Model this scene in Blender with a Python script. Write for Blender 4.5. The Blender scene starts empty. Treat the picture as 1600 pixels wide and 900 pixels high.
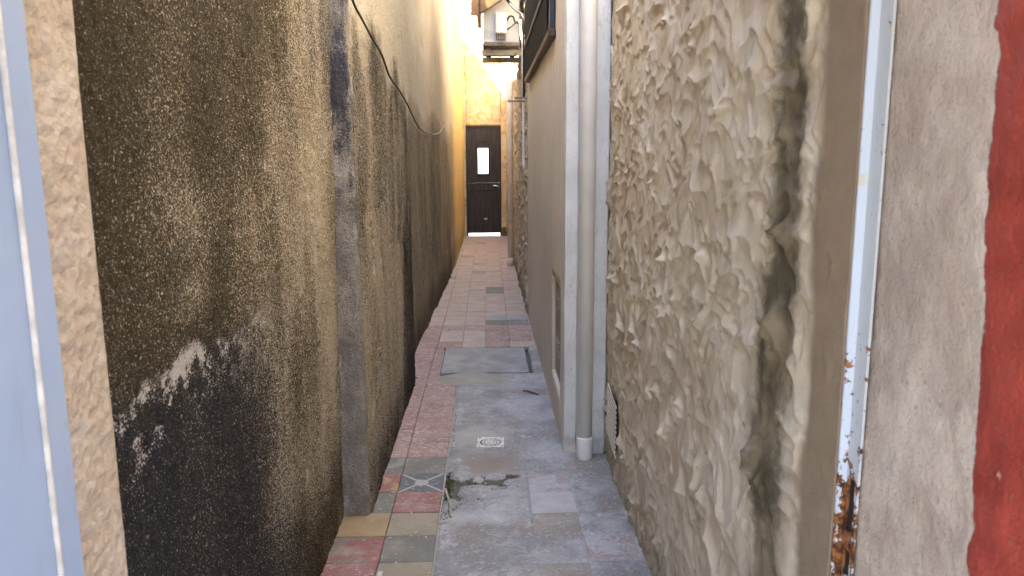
import bpy, bmesh, math, random
import numpy as np
from mathutils import Vector, Matrix

scene = bpy.context.scene
COL = scene.collection
R_ = math.radians

# ------------------------------------------------------------------ camera
CAM_H = 1.45
def _unit(v): return v / np.linalg.norm(v)
_dn = np.array([35., -6963., -1200.]); _vp = np.array([-38., 207., -1200.])
_Z = -_unit(_dn); _Y = _unit(_vp - _Z * (_vp @ _Z)); _X = np.cross(_Y, _Z)
_R = np.stack([_X, _Y, _Z])
camd = bpy.data.cameras.new('camera'); cam = bpy.data.objects.new('camera', camd)
COL.objects.link(cam); scene.camera = cam
M4 = Matrix([list(r) + [0] for r in _R.tolist()] + [[0, 0, 0, 1]])
M4.translation = Vector((0, 0, CAM_H)); cam.matrix_world = M4
camd.sensor_width = 36; camd.lens = 1200 / 1600 * 36
camd.clip_start = 0.05; camd.clip_end = 500
camd.dof.use_dof = True; camd.dof.focus_distance = 3.6; camd.dof.aperture_fstop = 8.0

# ------------------------------------------------------------------ world, sun, exposure
SUN_D = Vector((1.0, 0.42, -1.41)).normalized()
elev = math.asin(-SUN_D.z); azim = math.atan2(-SUN_D.x, -SUN_D.y)
w = bpy.data.worlds.new('World'); scene.world = w; w.use_nodes = True
wn = w.node_tree; wn.nodes.clear()
sky = wn.nodes.new('ShaderNodeTexSky'); sky.sky_type = 'NISHITA'; sky.sun_disc = False
sky.sun_elevation = elev; sky.sun_rotation = azim; sky.air_density = 1.0; sky.dust_density = 1.0; sky.ozone_density = 1.0
bg = wn.nodes.new('ShaderNodeBackground'); bg.inputs[1].default_value = 0.14
wo = wn.nodes.new('ShaderNodeOutputWorld')
wn.links.new(sky.outputs[0], bg.inputs[0]); wn.links.new(bg.outputs[0], wo.inputs[0])
sd = bpy.data.lights.new('sun', 'SUN'); sd.energy = 5.0; sd.angle = R_(0.53); sd.color = (1, .90, .74)
so = bpy.data.objects.new('sun', sd); COL.objects.link(so)
so.rotation_euler = SUN_D.to_track_quat('-Z', 'Y').to_euler(); so.location = (-6, -3, 9)
scene.view_settings.view_transform = 'Standard'; scene.view_settings.look = 'None'
scene.view_settings.exposure = 3.45; scene.view_settings.gamma = 1.0
scene.view_settings.use_curve_mapping = False
scene.cycles.max_bounces = 12; scene.cycles.diffuse_bounces = 8
try:
    scene.cycles.use_denoising = True
except Exception: pass

rng = np.random.default_rng(7); random.seed(7)

# ------------------------------------------------------------------ noise in numpy
_tabs = {}
def vnoise(x, y, seed=0):
    if seed not in _tabs: _tabs[seed] = np.random.default_rng(1000 + seed).random((256, 256))
    T = _tabs[seed]
    xi = np.floor(x).astype(int); yi = np.floor(y).astype(int)
    fx = x - xi; fy = y - yi
    fx = fx * fx * (3 - 2 * fx); fy = fy * fy * (3 - 2 * fy)
    a = T[xi % 256, yi % 256]; b = T[(xi + 1) % 256, yi % 256]
    c = T[xi % 256, (yi + 1) % 256]; d = T[(xi + 1) % 256, (yi + 1) % 256]
    return (a * (1 - fx) + b * fx) * (1 - fy) + (c * (1 - fx) + d * fx) * fy
def fbm(x, y, seed=0, octv=4, gain=.5):
    s = 0; a = 1; t = 0
    for o in range(octv):
        s = s + a * vnoise(x * 2 ** o + 17.3 * o, y * 2 ** o + 9.1 * o, seed + o); t += a; a *= gain
    return s / t
def sst(a, b, x):
    t = np.clip((x - a) / (b - a), 0, 1); return t * t * (3 - 2 * t)

# ------------------------------------------------------------------ materials
def _new(name):
    m = bpy.data.materials.new(name); m.use_nodes = True
    nt = m.node_tree; nt.nodes.clear()
    out = nt.nodes.new('ShaderNodeOutputMaterial'); p = nt.nodes.new('ShaderNodeBsdfPrincipled')
    nt.links.new(p.outputs[0], out.inputs[0])
    return m, nt, p
class G:
    """small node-graph writer; sockets or numbers in, sockets out"""
    def __init__(s, name):
        s.m, s.nt, s.p = _new(name); s.geo = s.nt.nodes.new('ShaderNodeNewGeometry'); s.pos = s.geo.outputs['Position']
    def put(s, sock, v):
        if hasattr(v, 'is_output'): s.nt.links.new(v, sock)
        elif isinstance(v, (tuple, list)) and len(v) == 3 and sock.type == 'RGBA': sock.default_value = (*v, 1)
        else: sock.default_value = v
    def noise(s, scale, detail=4, rough=.55, stretch=None, dist=0, vec=None, off=0):
        n = s.nt.nodes.new('ShaderNodeTexNoise'); n.inputs['Scale'].default_value = scale
        n.inputs['Detail'].default_value = detail; n.inputs['Roughness'].default_value = rough; n.inputs['Distortion'].default_value = dist
        mp = s.nt.nodes.new('ShaderNodeMapping'); mp.inputs['Scale'].default_value = stretch or (1, 1, 1)
        mp.inputs['Location'].default_value = (off, off * .7, off * 1.3)
        s.nt.links.new(vec or s.pos, mp.inputs[0]); s.nt.links.new(mp.outputs[0], n.inputs['Vector'])
        return n.outputs[0]
    def voro(s, scale, feature='F1', stretch=None):
        n = s.nt.nodes.new('ShaderNodeTexVoronoi'); n.feature = feature; n.inputs['Scale'].default_value = scale
        mp = s.nt.nodes.new('ShaderNodeMapping'); mp.inputs['Scale'].default_value = stretch or (1, 1, 1)
        s.nt.links.new(s.pos, mp.inputs[0]); s.nt.links.new(mp.outputs[0], n.inputs['Vector'])
        return n.outputs['Distance']
    def ma(s, op, a, b=0.5, c=None, clamp=False):
        n = s.nt.nodes.new('ShaderNodeMath'); n.operation = op; n.use_clamp = clamp
        s.put(n.inputs[0], a); s.put(n.inputs[1], b)
        if c is not None: s.put(n.inputs[2], c)
        return n.outputs[0]
    def ramp(s, v, lo, hi):
        n = s.nt.nodes.new('ShaderNodeMapRange'); n.interpolation_type = 'SMOOTHSTEP'
        s.put(n.inputs[0], v); n.inputs[1].default_value = lo; n.inputs[2].default_value = hi
        return n.outputs[0]
    def mix(s, f, a, b, mode='MIX'):
        n = s.nt.nodes.new('ShaderNodeMix'); n.data_type = 'RGBA'; n.blend_type = mode
        s.put(n.inputs[0], f); s.put(n.inputs[6], a); s.put(n.inputs[7], b)
        return n.outputs[2]
    def attr(s, name):
        n = s.nt.nodes.new('ShaderNodeAttribute'); n.attribute_name = name; return n.outputs['Fac']
    def xyz(s):
        n = s.nt.nodes.new('ShaderNodeSeparateXYZ'); s.nt.links.new(s.pos, n.inputs[0]); return n.outputs
    def rand(s):
        return s.nt.nodes.new('ShaderNodeObjectInfo').outputs['Random']
    def bump(s, h, dist, strength=1.0):
        n = s.nt.nodes.new('ShaderNodeBump'); n.inputs['Strength'].default_value = strength
        n.inputs['Distance'].default_value = dist; s.put(n.inputs['Height'], h)
        if s.p.inputs['Normal'].is_linked:
            s.nt.links.new(s.p.inputs['Normal'].links[0].from_socket, n.inputs['Normal'])
        s.nt.links.new(n.outputs[0], s.p.inputs['Normal'])
    def done(s, col, rough=.9, spec=.25, metal=0.0):
        s.put(s.p.inputs['Base Color'], col); s.put(s.p.inputs['Roughness'], rough)
        s.p.inputs['Specular IOR Level'].default_value = spec; s.p.inputs['Metallic'].default_value = metal
        return s.m

def mat_simple(name, col, rough=.6, var=.25, scale=12, bump=.0, bscale=60, metal=0, spec=.4, dirt_or_glint=None, dscale=5, dlo=.5, dhi=.7):
    g = G(name); n = g.noise(scale, 5)
    c = g.mix(g.ramp(n, .3, .7), tuple(x * (1 - var) for x in col), tuple(min(1, x * (1 + var)) for x in col))
    if dirt_or_glint: c = g.mix(g.ma('MULTIPLY', g.ramp(g.noise(dscale, 6, .65, off=3), dlo, dhi), .8), c, dirt_or_glint)
    if bump: g.bump(g.noise(bscale, 4), bump)
    return g.done(c, rough, spec, metal)

def mat_roughcast():
    g = G('roughcast_mould')
    grain = g.noise(210, 2, .5); grain2 = g.noise(95, 4, .65, off=5); big = g.noise(5, 5)
    gm = g.ma('ADD', g.ma('MULTIPLY', g.ma('SUBTRACT', grain, .5), 2.6), g.ma('MULTIPLY', g.ma('SUBTRACT', grain2, .5), 1.1))
    sp = g.mix(g.ramp(g.noise(330, 2, off=9), .35, .65), (.19, .155, .11), (.64, .55, .41))
    tan = g.mix(g.ma('MULTIPLY', g.ramp(big, .35, .7), .4), sp, (.33, .25, .155))
    tan = g.mix(g.attr('clean'), tan, g.mix(.6, tan, (.50, .45, .36)))
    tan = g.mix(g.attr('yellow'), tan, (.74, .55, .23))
    gs = g.ramp(gm, .1, .9)
    mc = g.mix(gs, g.mix(g.attr('damp'), (.034, .027, .014), (.018, .0175, .019)), g.mix(g.attr('damp'), (.25, .185, .09), (.13, .12, .11)))
    mm = g.ramp(g.ma('ADD', g.attr('mould'), g.ma('MULTIPLY', gm, .95)), .22, .78)
    c = g.mix(mm, tan, mc)
    pm = g.ramp(g.ma('ADD', g.ma('MULTIPLY', g.attr('pale'), .82), g.ma('MULTIPLY', gm, 1.05)), .50, .95)
    c = g.mix(g.ma('MULTIPLY', pm, .9), c, (.50, .47, .43))
    g.bump(grain2, .010, .6); g.bump(grain, .006, .9)
    return g.done(c, .95, .15)

def mat_stucco():
    g = G('combed_stucco')
    c = g.mix(g.ramp(g.noise(3, 5), .35, .7), (.545, .46, .34), (.635, .56, .44))
    c = g.mix(g.ma('MULTIPLY', g.ramp(g.noise(13, 6, .65, (1, 1, .6), off=4), .46, .66), .6), c, (.41, .325, .225))
    c = g.mix(g.ma('MULTIPLY', g.ramp(g.noise(2.2, 6, .7, (1, 1.6, .5), off=11), .55, .72), .35), c, (.60, .57, .52))
    c = g.mix(g.ramp(g.ma('ADD', g.attr('stain'), g.ma('MULTIPLY', g.ma('SUBTRACT', g.noise(26, 6, .7), .5), 1.1)), .10, .85), c,
              g.mix(g.ramp(g.noise(7, 4), .4, .65), (.10, .082, .05), (.24, .195, .125)))
    c = g.mix(g.attr('smooth'), c, g.mix(g.noise(14, 4), (.20, .145, .095), (.30, .23, .155)))
    sp = g.ramp(g.noise(55, 2, off=2), .74, .78)
    c = g.mix(g.ma('MULTIPLY', sp, .7), c, (.12, .09, .06))
    g.bump(g.noise(60, 4), .003, .5); g.bump(g.noise(260, 3), .0016, .7)
    return g.done(c, .78, .25)

def mat_concrete_floor():
    g = G('cement_floor')
    base = g.mix(g.ramp(g.noise(3.2, 6, .62), .35, .68), (.24, .23, .225), (.42, .425, .43))
    base = g.mix(g.ma('MULTIPLY', g.ramp(g.noise(2.3, 5, .6, off=7), .50, .68), .7), base, (.23, .18, .13))
    base = g.mix(g.ma('MULTIPLY', g.ramp(g.noise(11, 7, .7, off=2), .55, .70), .6), base, (.56, .57, .58))
    base = g.mix(g.ma('MULTIPLY', g.ramp(g.noise(34, 5, .7, off=12), .56, .72), .6), base, (.13, .115, .10))
    base = g.mix(g.ma('MULTIPLY', g.ramp(g.noise(75, 5, .7, off=17), .5, .66), .45), base, (.60, .60, .60))
    base = g.mix(g.ma('MULTIPLY', g.ramp(g.noise(6, 7, .75, off=27), .52, .64), .55), base, (.20, .18, .16))
    base = g.mix(g.ma('MULTIPLY', g.attr('film'), .8), base, (.24, .195, .15))
    base = g.mix(g.attr('mortar'), base, (.46, .42, .36))
    base = g.mix(g.ramp(g.ma('ADD', g.attr('soil'), g.ma('SUBTRACT', g.noise(60, 4), .5)), .4, .7), base, (.13, .115, .085))
    base = g.mix(g.ma('MULTIPLY', g.attr('patch'), g.ramp(g.noise(15, 4), .25, .5)), base, (.40, .37, .31))
    g.bump(g.noise(30, 6), .004, .5); g.bump(g.noise(220, 3), .0012, .6)
    return g.done(base, g.ma('SUBTRACT', .8, g.ma('MULTIPLY', g.noise(6, 3, off=8), .35)), .35)

def mat_tile(name, c0, c1, wear, wearcol=(.52, .50, .48), stain=None):
    g = G(name)
    r = g.rand()
    c = g.mix(r, c0, c1)
    c = g.mix(g.ma('MULTIPLY', g.ramp(g.noise(7, 6, .65), .35, .7), .5), c, tuple(x * .55 for x in c0))
    if stain: c = g.mix(g.ma('MULTIPLY', g.ramp(g.noise(8, 4, off=6), .48, .58), .85), c, stain)
    w1 = g.ramp(g.noise(38, 5, .7, (1, 1.6, 1), 1.5, off=4), wear, wear + .06)
    w2 = g.ramp(g.noise(5, 6, .7, off=14), .50, .72)
    c = g.mix(g.ma('MULTIPLY', w1, .8), c, wearcol)
    c = g.mix(g.ma('ADD', .12, g.ma('MULTIPLY', w2, .45)), c, (.46, .42, .37))
    g.bump(g.noise(90, 4), .001, .6)
    return g.done(c, g.ma('ADD', .55, g.ma('MULTIPLY', g.noise(12, 3), .3)), .35)

def mat_flower():
    g = G('flower_tile')
    tc = g.nt.nodes.new('ShaderNodeTexCoord').outputs['Object']
    sp = g.nt.nodes.new('ShaderNodeSeparateXYZ'); g.nt.links.new(tc, sp.inputs[0])
    x, y = sp.outputs[0], sp.outputs[1]
    ax = g.ma('ABSOLUTE', x); ay = g.ma('ABSOLUTE', y)
    diag = g.ma('ABSOLUTE', g.ma('SUBTRACT', ax, ay))
    wob = g.ma('MULTIPLY', g.ma('SUBTRACT', g.noise(60, 3), .5), .012)
    line = g.ramp(g.ma('ADD', diag, wob), .011, .006)
    rad = g.ma('SQRT', g.ma('ADD', g.ma('MULTIPLY', x, x), g.ma('MULTIPLY', y, y)))
    dot = g.ramp(g.ma('ADD', rad, wob), .034, .028)
    f = g.ma('MAXIMUM', line, dot)
    c = g.mix(g.noise(20, 5), (.085, .095, .105), (.17, .18, .19))
    c = g.mix(f, c, (.40, .39, .36))
    c = g.mix(g.ma('MULTIPLY', g.ramp(g.noise(40, 5, .7), .56, .66), .7), c, (.5, .49, .47))
    return g.done(c, .6, .35)

def mat_rust_paint(name='gate_paint', col=(.52, .58, .66)):
    g = G(name)
    z = g.xyz()[2]
    low = g.ramp(z, 1.30, .80)
    n = g.noise(48, 6, .7); n2 = g.noise(13, 4, .6, off=3)
    k = g.ma('ADD', g.ma('MULTIPLY', g.ma('SUBTRACT', n, .5), 2.2), g.ma('ADD', g.ma('MULTIPLY', g.ma('SUBTRACT', n2, .5), 1.1), g.ma('ADD', .06, g.ma('MULTIPLY', low, .50))))
    rust = g.mix(g.ramp(g.noise(70, 4, off=8), .4, .62), (.045, .018, .012), (.30, .115, .032))
    c = g.mix(g.ramp(k, .40, .48), col, rust)
    c = g.mix(g.ma('MULTIPLY', g.ramp(g.noise(20, 4, off=21), .62, .7), .5), c, (.6, .45, .2))
    g.bump(k, .0012, .5)
    return g.done(c, .45, .4)

def mat_facade():
    g = G('cement_and_red_paint')
    y = g.xyz()[1]
    n = g.ma('MULTIPLY', g.ma('SUBTRACT', g.noise(13, 7, .7), .5), .045)
    y = g.ma('ADD', y, g.ma('MULTIPLY', g.ma('SUBTRACT', 1.44, g.xyz()[2]), .078))
    f = g.ramp(g.ma('ADD', y, n), .9105, .9075)
    cem = g.mix(g.ramp(g.noise(6, 6, .65), .35, .68), (.40, .315, .25), (.55, .46, .38))
    cem = g.mix(g.ma('MULTIPLY', g.ramp(g.noise(4, 5, .6, (1, 1, .5), off=9), .5, .7), .6), cem, (.34, .30, .26))
    cem = g.mix(g.ma('MULTIPLY', g.ramp(g.noise(70, 4, off=3), .64, .72), .5), cem, (.14, .11, .085))
    red = g.mix(g.ramp(g.noise(14, 5), .3, .7), (.23, .031, .019), (.32, .050, .032))
    red = g.mix(g.ramp(g.noise(42, 3, .6, (1, 1, .45), off=2), .73, .76), red, (.5, .3, .24))
    c = g.mix(f, cem, red)
    cem = c
    c = g.mix(g.ma('MULTIPLY', g.ramp(g.noise(150, 3, .6, off=7), .56, .70), .35), c, (.16, .12, .10))
    g.bump(g.noise(36, 5), .008, .6); g.bump(g.noise(130, 4, .65), .004, .8); g.bump(g.ma('MULTIPLY', f, 1.0), .003, .7)
    return g.done(c, g.mix(f, (.9, .9, .9), (.5, .5, .5)), .3)

def mat_peel():
    g = G('peeling_yellow_plaster')
    c = g.mix(g.ramp(g.noise(3, 5), .35, .68), (.68, .54, .28), (.76, .66, .42))
    a = g.noise(3.4, 7, .7, dist=.6, off=5)
    c = g.mix(g.ramp(a, .53, .56), c, (.58, .50, .34))
    edge = g.ma('MULTIPLY', g.ramp(a, .50, .53), g.ramp(a, .565, .54))
    c = g.mix(g.ma('MULTIPLY', edge, .45), c, (.24, .16, .07))
    c = g.mix(g.ma('MULTIPLY', g.ramp(g.noise(9, 6, .7, (1, 1, .5), off=1), .55, .7), .5), c, (.30, .22, .10))
    g.bump(a, .02, .6)
    return g.done(c, .9, .15)

def mat_cream():
    g = G('smooth_cream_plaster')
    c = g.mix(g.ramp(g.noise(2, 5, .6, (1, .45, .6)), .35, .7), (.64, .57, .46), (.72, .66, .56))
    c = g.mix(g.ma('MULTIPLY', g.ramp(g.noise(3, 6, .65, (1, .4, .5), off=6), .5, .75), .4), c, (.56, .44, .30))
    c = g.mix(g.ma('MULTIPLY', g.ramp(g.noise(30, 5, .7, off=2), .62, .7), .4), c, (.2, .16, .11))
    g.bump(g.noise(22, 5), .003, .5)
    return g.done(c, .8, .25)

def mat_pale():
    g = G('pale_painted_render')
    c = g.mix(g.ramp(g.noise(5, 5, .6), .35, .7), (.62, .62, .60), (.71, .715, .70))
    c = g.mix(g.ma('MULTIPLY', g.ramp(g.noise(7, 5, .6, (1, 1, .5), off=6), .5, .75), .5), c, (.62, .58, .51))
    c = g.mix(g.ma('MULTIPLY', g.ramp(g.noise(60, 5, .7, (1, 1, .5), off=2), .66, .74), .35), c, (.2, .18, .15))
    cr = g.noise(5, 6, .6, (3, 1, 1), 1.0, off=31)
    c = g.mix(g.ma('MULTIPLY', g.ma('MULTIPLY', g.ramp(cr, .492, .499), g.ramp(cr, .508, .501)), .35), c, (.12, .10, .08))
    g.bump(g.noise(40, 5), .002, .5)
    return g.done(c, .6, .35)

def mat_leafpaint():
    g = G('pale_blue_gate_enamel')
    c = g.mix(g.ramp(g.noise(2, 4), .3, .7), (.30, .39, .56), (.36, .45, .61))
    c = g.mix(g.ma('MULTIPLY', g.ramp(g.noise(30, 5, .7, off=3), .62, .72), .5), c, (.4, .33, .3))
    c = g.mix(g.ma('MULTIPLY', g.ramp(g.noise(9, 6, .7, (1, 1, .2), off=13), .52, .68), .45), c, (.24, .28, .36))
    g.bump(g.noise(8, 3), .002, .3)
    return g.done(c, .38, .45)

def mat_jamb():
    g = G('lumpy_cream_render')
    c = g.mix(g.ramp(g.noise(8, 5, .6), .35, .7), (.50, .41, .315), (.59, .51, .41))
    c = g.mix(g.ma('MULTIPLY', g.ramp(g.noise(40, 5, .7, off=4), .55, .7), .5), c, (.40, .27, .17))
    c = g.mix(g.ma('MULTIPLY', g.ramp(g.noise(4, 5, .65, off=9), .55, .7), .45), c, (.45, .40, .38))
    g.bump(g.noise(90, 4), .008, .9)
    return g.done(c, .85, .2)

def mat_post():
    g = G('grey_cement_post')
    c = g.mix(g.ramp(g.noise(6, 6, .65), .35, .68), (.27, .24, .20), (.46, .42, .36))
    bl = g.ramp(g.ma('ADD', g.noise(7, 6, .7, (1, 1, .5), off=5), g.ma('MULTIPLY', g.ma('SUBTRACT', g.noise(230, 3), .5), .5)), .38, .60)
    bl = g.ma('MULTIPLY', bl, g.ma('ADD', .30, g.ma('MULTIPLY', g.ramp(g.ma('ADD', g.xyz()[2], g.ma('MULTIPLY', g.noise(4, 4, off=2), .6)), 1.2, 1.7), 1.1)))
    c = g.mix(g.ma('MINIMUM', g.ma('MULTIPLY', bl, .9), .95), c, (.05, .052, .068))
    c = g.mix(g.ramp(g.ma('ADD', g.noise(10, 6, .7, (1, 1, .3), off=15), g.ma('MULTIPLY', g.ma('SUBTRACT', g.noise(200, 3, off=2), .5), .4)), .62, .72), c, (.52, .51, .50))
    c = g.mix(g.ma('MULTIPLY', g.ramp(g.noise(260, 2, off=5), .5, .62), .6), c, (.07, .065, .06))
    g.bump(g.noise(240, 3), .006, .9); g.bump(g.noise(70, 4), .008, .8)
    return g.done(c, .95, .15)

def mat_door():
    g = G('dark_brown_door_paint')
    c = g.mix(g.ramp(g.noise(10, 5, .6, (3, 1, .25)), .35, .7), (.022, .021, .023), (.050, .047, .050))
    c = g.mix(g.ma('MULTIPLY', g.ramp(g.noise(16, 6, .75, (1, 1, .35), off=4), .60, .72), .35), c, (.22, .18, .15))
    return g.done(c, .5, .4)

def mat_brick():
    g = G('sunbleached_brick')
    c = g.mix(g.rand(), (.55, .36, .22), (.66, .54, .40))
    c = g.mix(g.ramp(g.noise(14, 6, .7), .42, .6), c, (.72, .68, .60))
    g.bump(g.noise(40, 4), .004, .6)
    return g.done(c, .92, .15)

M = dict(
    rough=mat_roughcast(), stucco=mat_stucco(), floor=mat_concrete_floor(), flower=mat_flower(), frame=mat_rust_paint(),
    facade=mat_facade(), peel=mat_peel(), cream=mat_cream(), pale=mat_pale(), leaf=mat_leafpaint(), jamb=mat_jamb(),
    post=mat_post(), door=mat_door(), brick=mat_brick(),
    t_red=mat_tile('red_tile', (.28, .105, .095), (.34, .15, .135), .57),
    t_pink=mat_tile('worn_red_tile', (.33, .165, .14), (.40, .25, .215), .525, (.60, .55, .50)),
    t_far=mat_tile('faded_pink_tile', (.50, .375, .30), (.55, .44, .36), .56, (.62, .57, .50)),
    t_grey=mat_tile('grey_green_tile', (.16, .16, .135), (.21, .205, .175), .62),
    t_ochre=mat_tile('ochre_tile', (.36, .24, .10), (.40, .28, .14), .64),
    t_beige=mat_tile('beige_tile', (.30, .26, .18), (.33, .285, .20), .60, (.4, .36, .28)),
    t_mix=mat_tile('red_tile_with_grey_film', (.28, .085, .075), (.28, .09, .08), .60, stain=(.17, .155, .13)),
    t_mix2=mat_tile('red_tile_with_ochre_band', (.30, .11, .095), (.30, .11, .095), .58, stain=(.42, .29, .10)),
    t_cem=mat_tile('cement_filmed_tile', (.31, .305, .305), (.36, .355, .35), .53, (.54, .54, .55)),
    t_white=mat_tile('white_worn_tile', (.50, .50, .50), (.52, .52, .52), .56, (.36, .36, .36)),
    t_brown=mat_tile('brown_filmed_tile', (.30, .26, .22), (.33, .29, .25), .55, (.50, .49, .48)),
    t_rose=mat_tile('rose_filmed_tile', (.36, .28, .27), (.38, .31, .30), .52, (.52, .52, .53), stain=(.42, .42, .43)),
    ground=mat_simple('street_paving', (.24, .23, .22), .9, .2, 3, .004, 40),
    slab=mat_simple('smooth_cement_cover', (.35, .345, .33), .8, .2, 5, .003, 60, dirt_or_glint=(.30, .26, .21), dlo=.48, dhi=.7),
    pit=mat_simple('pit_earth', (.02, .018, .015), .95, .2),
    metal=mat_simple('dull_light_metal', (.62, .63, .62), .45, .15, 20, metal=.3, dirt_or_glint=(.2, .18, .15), dscale=40, dlo=.58, dhi=.7),
    handle=mat_simple('chrome', (.7, .7, .7), .25, .05, metal=1),
    pvc=mat_simple('grey_white_plastic_pipe', (.84, .83, .80), .5, .04, 6, dirt_or_glint=(.74, .71, .64), dscale=9, dlo=.52, dhi=.75),
    pvcf=mat_simple('cream_painted_pipe', (.78, .74, .66), .5, .05, 6, dirt_or_glint=(.6, .54, .44), dscale=5),
    ac=mat_simple('off_white_enamel', (.62, .61, .58), .45, .06, 6, dirt_or_glint=(.36, .32, .26), dscale=6, dlo=.5, dhi=.75),
    acgrime=mat_simple('grimy_steel', (.23, .19, .15), .7, .3, 20, .002, 60, dirt_or_glint=(.10, .06, .04), dscale=14),
    arm=mat_simple('bracket_enamel', (.52, .49, .44), .5, .1, 9, dirt_or_glint=(.25, .17, .10), dscale=12, dlo=.52, dhi=.65),
    wood=mat_simple('varnished_awning_wood', (.22, .115, .048), .5, .3, 9, .002, 40, dirt_or_glint=(.10, .05, .02), dscale=3),
    wdark=mat_simple('dark_edge_wood', (.06, .034, .02), .6, .3, 9),
    win=mat_simple('dark_brown_window_paint', (.030, .020, .016), .4, .3, 9),
    winb=mat_simple('blue_black_window_paint', (.020, .026, .045), .35, .2, 9, dirt_or_glint=(.55, .58, .62), dscale=55, dlo=.70, dhi=.73),  # pale specks are reflections painted into the jamb colour
    sill=mat_simple('brown_sill_paint', (.085, .05, .034), .5, .3, 9),
    bars=mat_simple('black_iron', (.018, .015, .014), .45, .2, 20),
    cable=mat_simple('black_cable', (.012, .011, .010), .5, .1),
    wire=mat_simple('bare_wire', (.42, .36, .26), .5, .2),
    grille=mat_simple('beige_vent_plastic', (.36, .31, .25), .6, .12, 8, dirt_or_glint=(.2, .16, .12), dscale=9),
    slot=mat_simple('vent_void', (.015, .013, .011), .95, .1),
    twig=mat_simple('dry_twig', (.10, .075, .05), .9, .3, 40),
    twigp=mat_simple('weathered_cane', (.38, .34, .27), .85, .25, 40),
    moss=mat_simple('moss', (.10, .115, .04), .95, .5, 40),
    debris=mat_simple('pale_chip', (.55, .53, .5), .85, .2, 30),
    block=mat_simple('door_stop_wood', (.20, .11, .055), .8, .3, 14),
    bed=mat_simple('roof_cement', (.40, .37, .32), .9, .15, 3),
    yard=mat_simple('yard_whitewash', (.75, .73, .68), .9, .08, 3),
)
def mat_glass():
    g = G('frosted_pane'); g.p.inputs['Transmission Weight'].default_value = .95
    g.p.inputs['IOR'].default_value = 1.1
    return g.done((.92, .97, .95), .25, .4)
M['glass'] = mat_glass()
g_ = G('dark_window_glass'); M['dglass'] = g_.done((.02, .022, .026), .08, .5)

# ------------------------------------------------------------------ object helpers
def link(o, parent=None):
    COL.objects.link(o)
    if parent is not None: o.parent = parent
    return o
def tag(o, label=None, cat=None, group=None, kind=None):
    if label: o['label'] = label
    if cat: o['category'] = cat
    if group: o['group'] = group
    if kind: o['kind'] = kind
    return o
def empty(name, loc=(0, 0, 0)):
    o = bpy.data.objects.new(name, None); o.location = loc; o.empty_display_size = .1; return link(o)
def obj(name, bm, mat, parent=None, smooth=False, loc=None):
    """link bm (world coordinates) as one mesh; origin moved to loc or to the parent's origin"""
    me = bpy.data.meshes.new(name)
    org = Vector(loc) if loc is not None else Vector((0, 0, 0))
    if loc is not None: bmesh.ops.translate(bm, verts=bm.verts, vec=-org)
    bmesh.ops.recalc_face_normals(bm, faces=bm.faces)
    bm.to_mesh(me); bm.free()
    if smooth: me.polygons.foreach_set('use_smooth', [True] * len(me.polygons))
    me.materials.append(mat)
    o = bpy.data.objects.new(name, me)
    link(o, parent)
    base = parent
    off = Vector((0, 0, 0))
    while base is not None: off += base.location; base = base.parent
    o.location = org - off
    return o
def bx(bm, x0, x1, y0, y1, z0, z1, bev=0, rot=None, seg=1):
    r = bmesh.ops.create_cube(bm, size=1)
    vs = r['verts']
    bmesh.ops.scale(bm, vec=(x1 - x0, y1 - y0, z1 - z0), verts=vs)
    if bev:
        es = list({e for v in vs for e in v.link_edges})
        rb = bmesh.ops.bevel(bm, geom=es, offset=bev, segments=seg, affect='EDGES', profile=.5)
        vs = list({v for f in rb['faces'] for v in f.verts} | {v for v in vs if v.is_valid})
    c = Vector(((x0 + x1) / 2, (y0 + y1) / 2, (z0 + z1) / 2))
    if rot is not None: bmesh.ops.rotate(bm, cent=(0, 0, 0), matrix=rot, verts=vs)
    bmesh.ops.translate(bm, vec=c, verts=vs)
    return vs
def box(name, x0, x1, y0, y1, z0, z1, mat, parent=None, bev=.003, rot=None, smooth=False):
    bm = bmesh.new(); bx(bm, x0, x1, y0, y1, z0, z1, bev, rot)
    return obj(name, bm, mat, parent, smooth, loc=((x0 + x1) / 2, (y0 + y1) / 2, z0))
def catmull(pts, n=6):
    P = [Vector(p) for p in pts]; P = [2 * P[0] - P[1]] + P + [2 * P[-1] - P[-2]]; out = []
    for i in range(1, len(P) - 2):
        for k in range(n):
            t = k / n; a, b, c, d = P[i - 1:i + 3]
            out.append(.5 * ((2 * b) + (c - a) * t + (2 * a - 5 * b + 4 * c - d) * t * t + (3 * b - 3 * c + d - a) * t ** 3))
    out.append(P[-2]); return out
def tube(bm, pts, r, seg=8):
    rings = []
    for i, p in enumerate(pts):
        d = (pts[min(i + 1, len(pts) - 1)] - pts[max(i - 1, 0)]).normalized()
        a = d.orthogonal() if i == 0 else (rings[-1][1] - d * rings[-1][1].dot(d))
        a.normalize(); b = d.cross(a)
        rr = r(i / (len(pts) - 1)) if callable(r) else r
        rings.append(([bm.verts.new(p + (a * math.cos(2 * math.pi * k / seg) + b * math.sin(2 * math.pi * k / seg)) * rr) for k in range(seg)], a))
    for i in range(len(rings) - 1):
        A, B = rings[i][0], rings[i + 1][0]
        for k in range(seg): bm.faces.new((A[k], A[(k + 1) % seg], B[(k + 1) % seg], B[k]))
    bm.faces.new(rings[0][0]); bm.faces.new(rings[-1][0])
def tube_obj(name, pts, r, mat, parent=None, seg=8, n=6):
    bm = bmesh.new(); P = catmull(pts, n) if n > 1 else [Vector(p) for p in pts]
    tube(bm, P, r, seg); return obj(name, bm, mat, parent, True)
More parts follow.
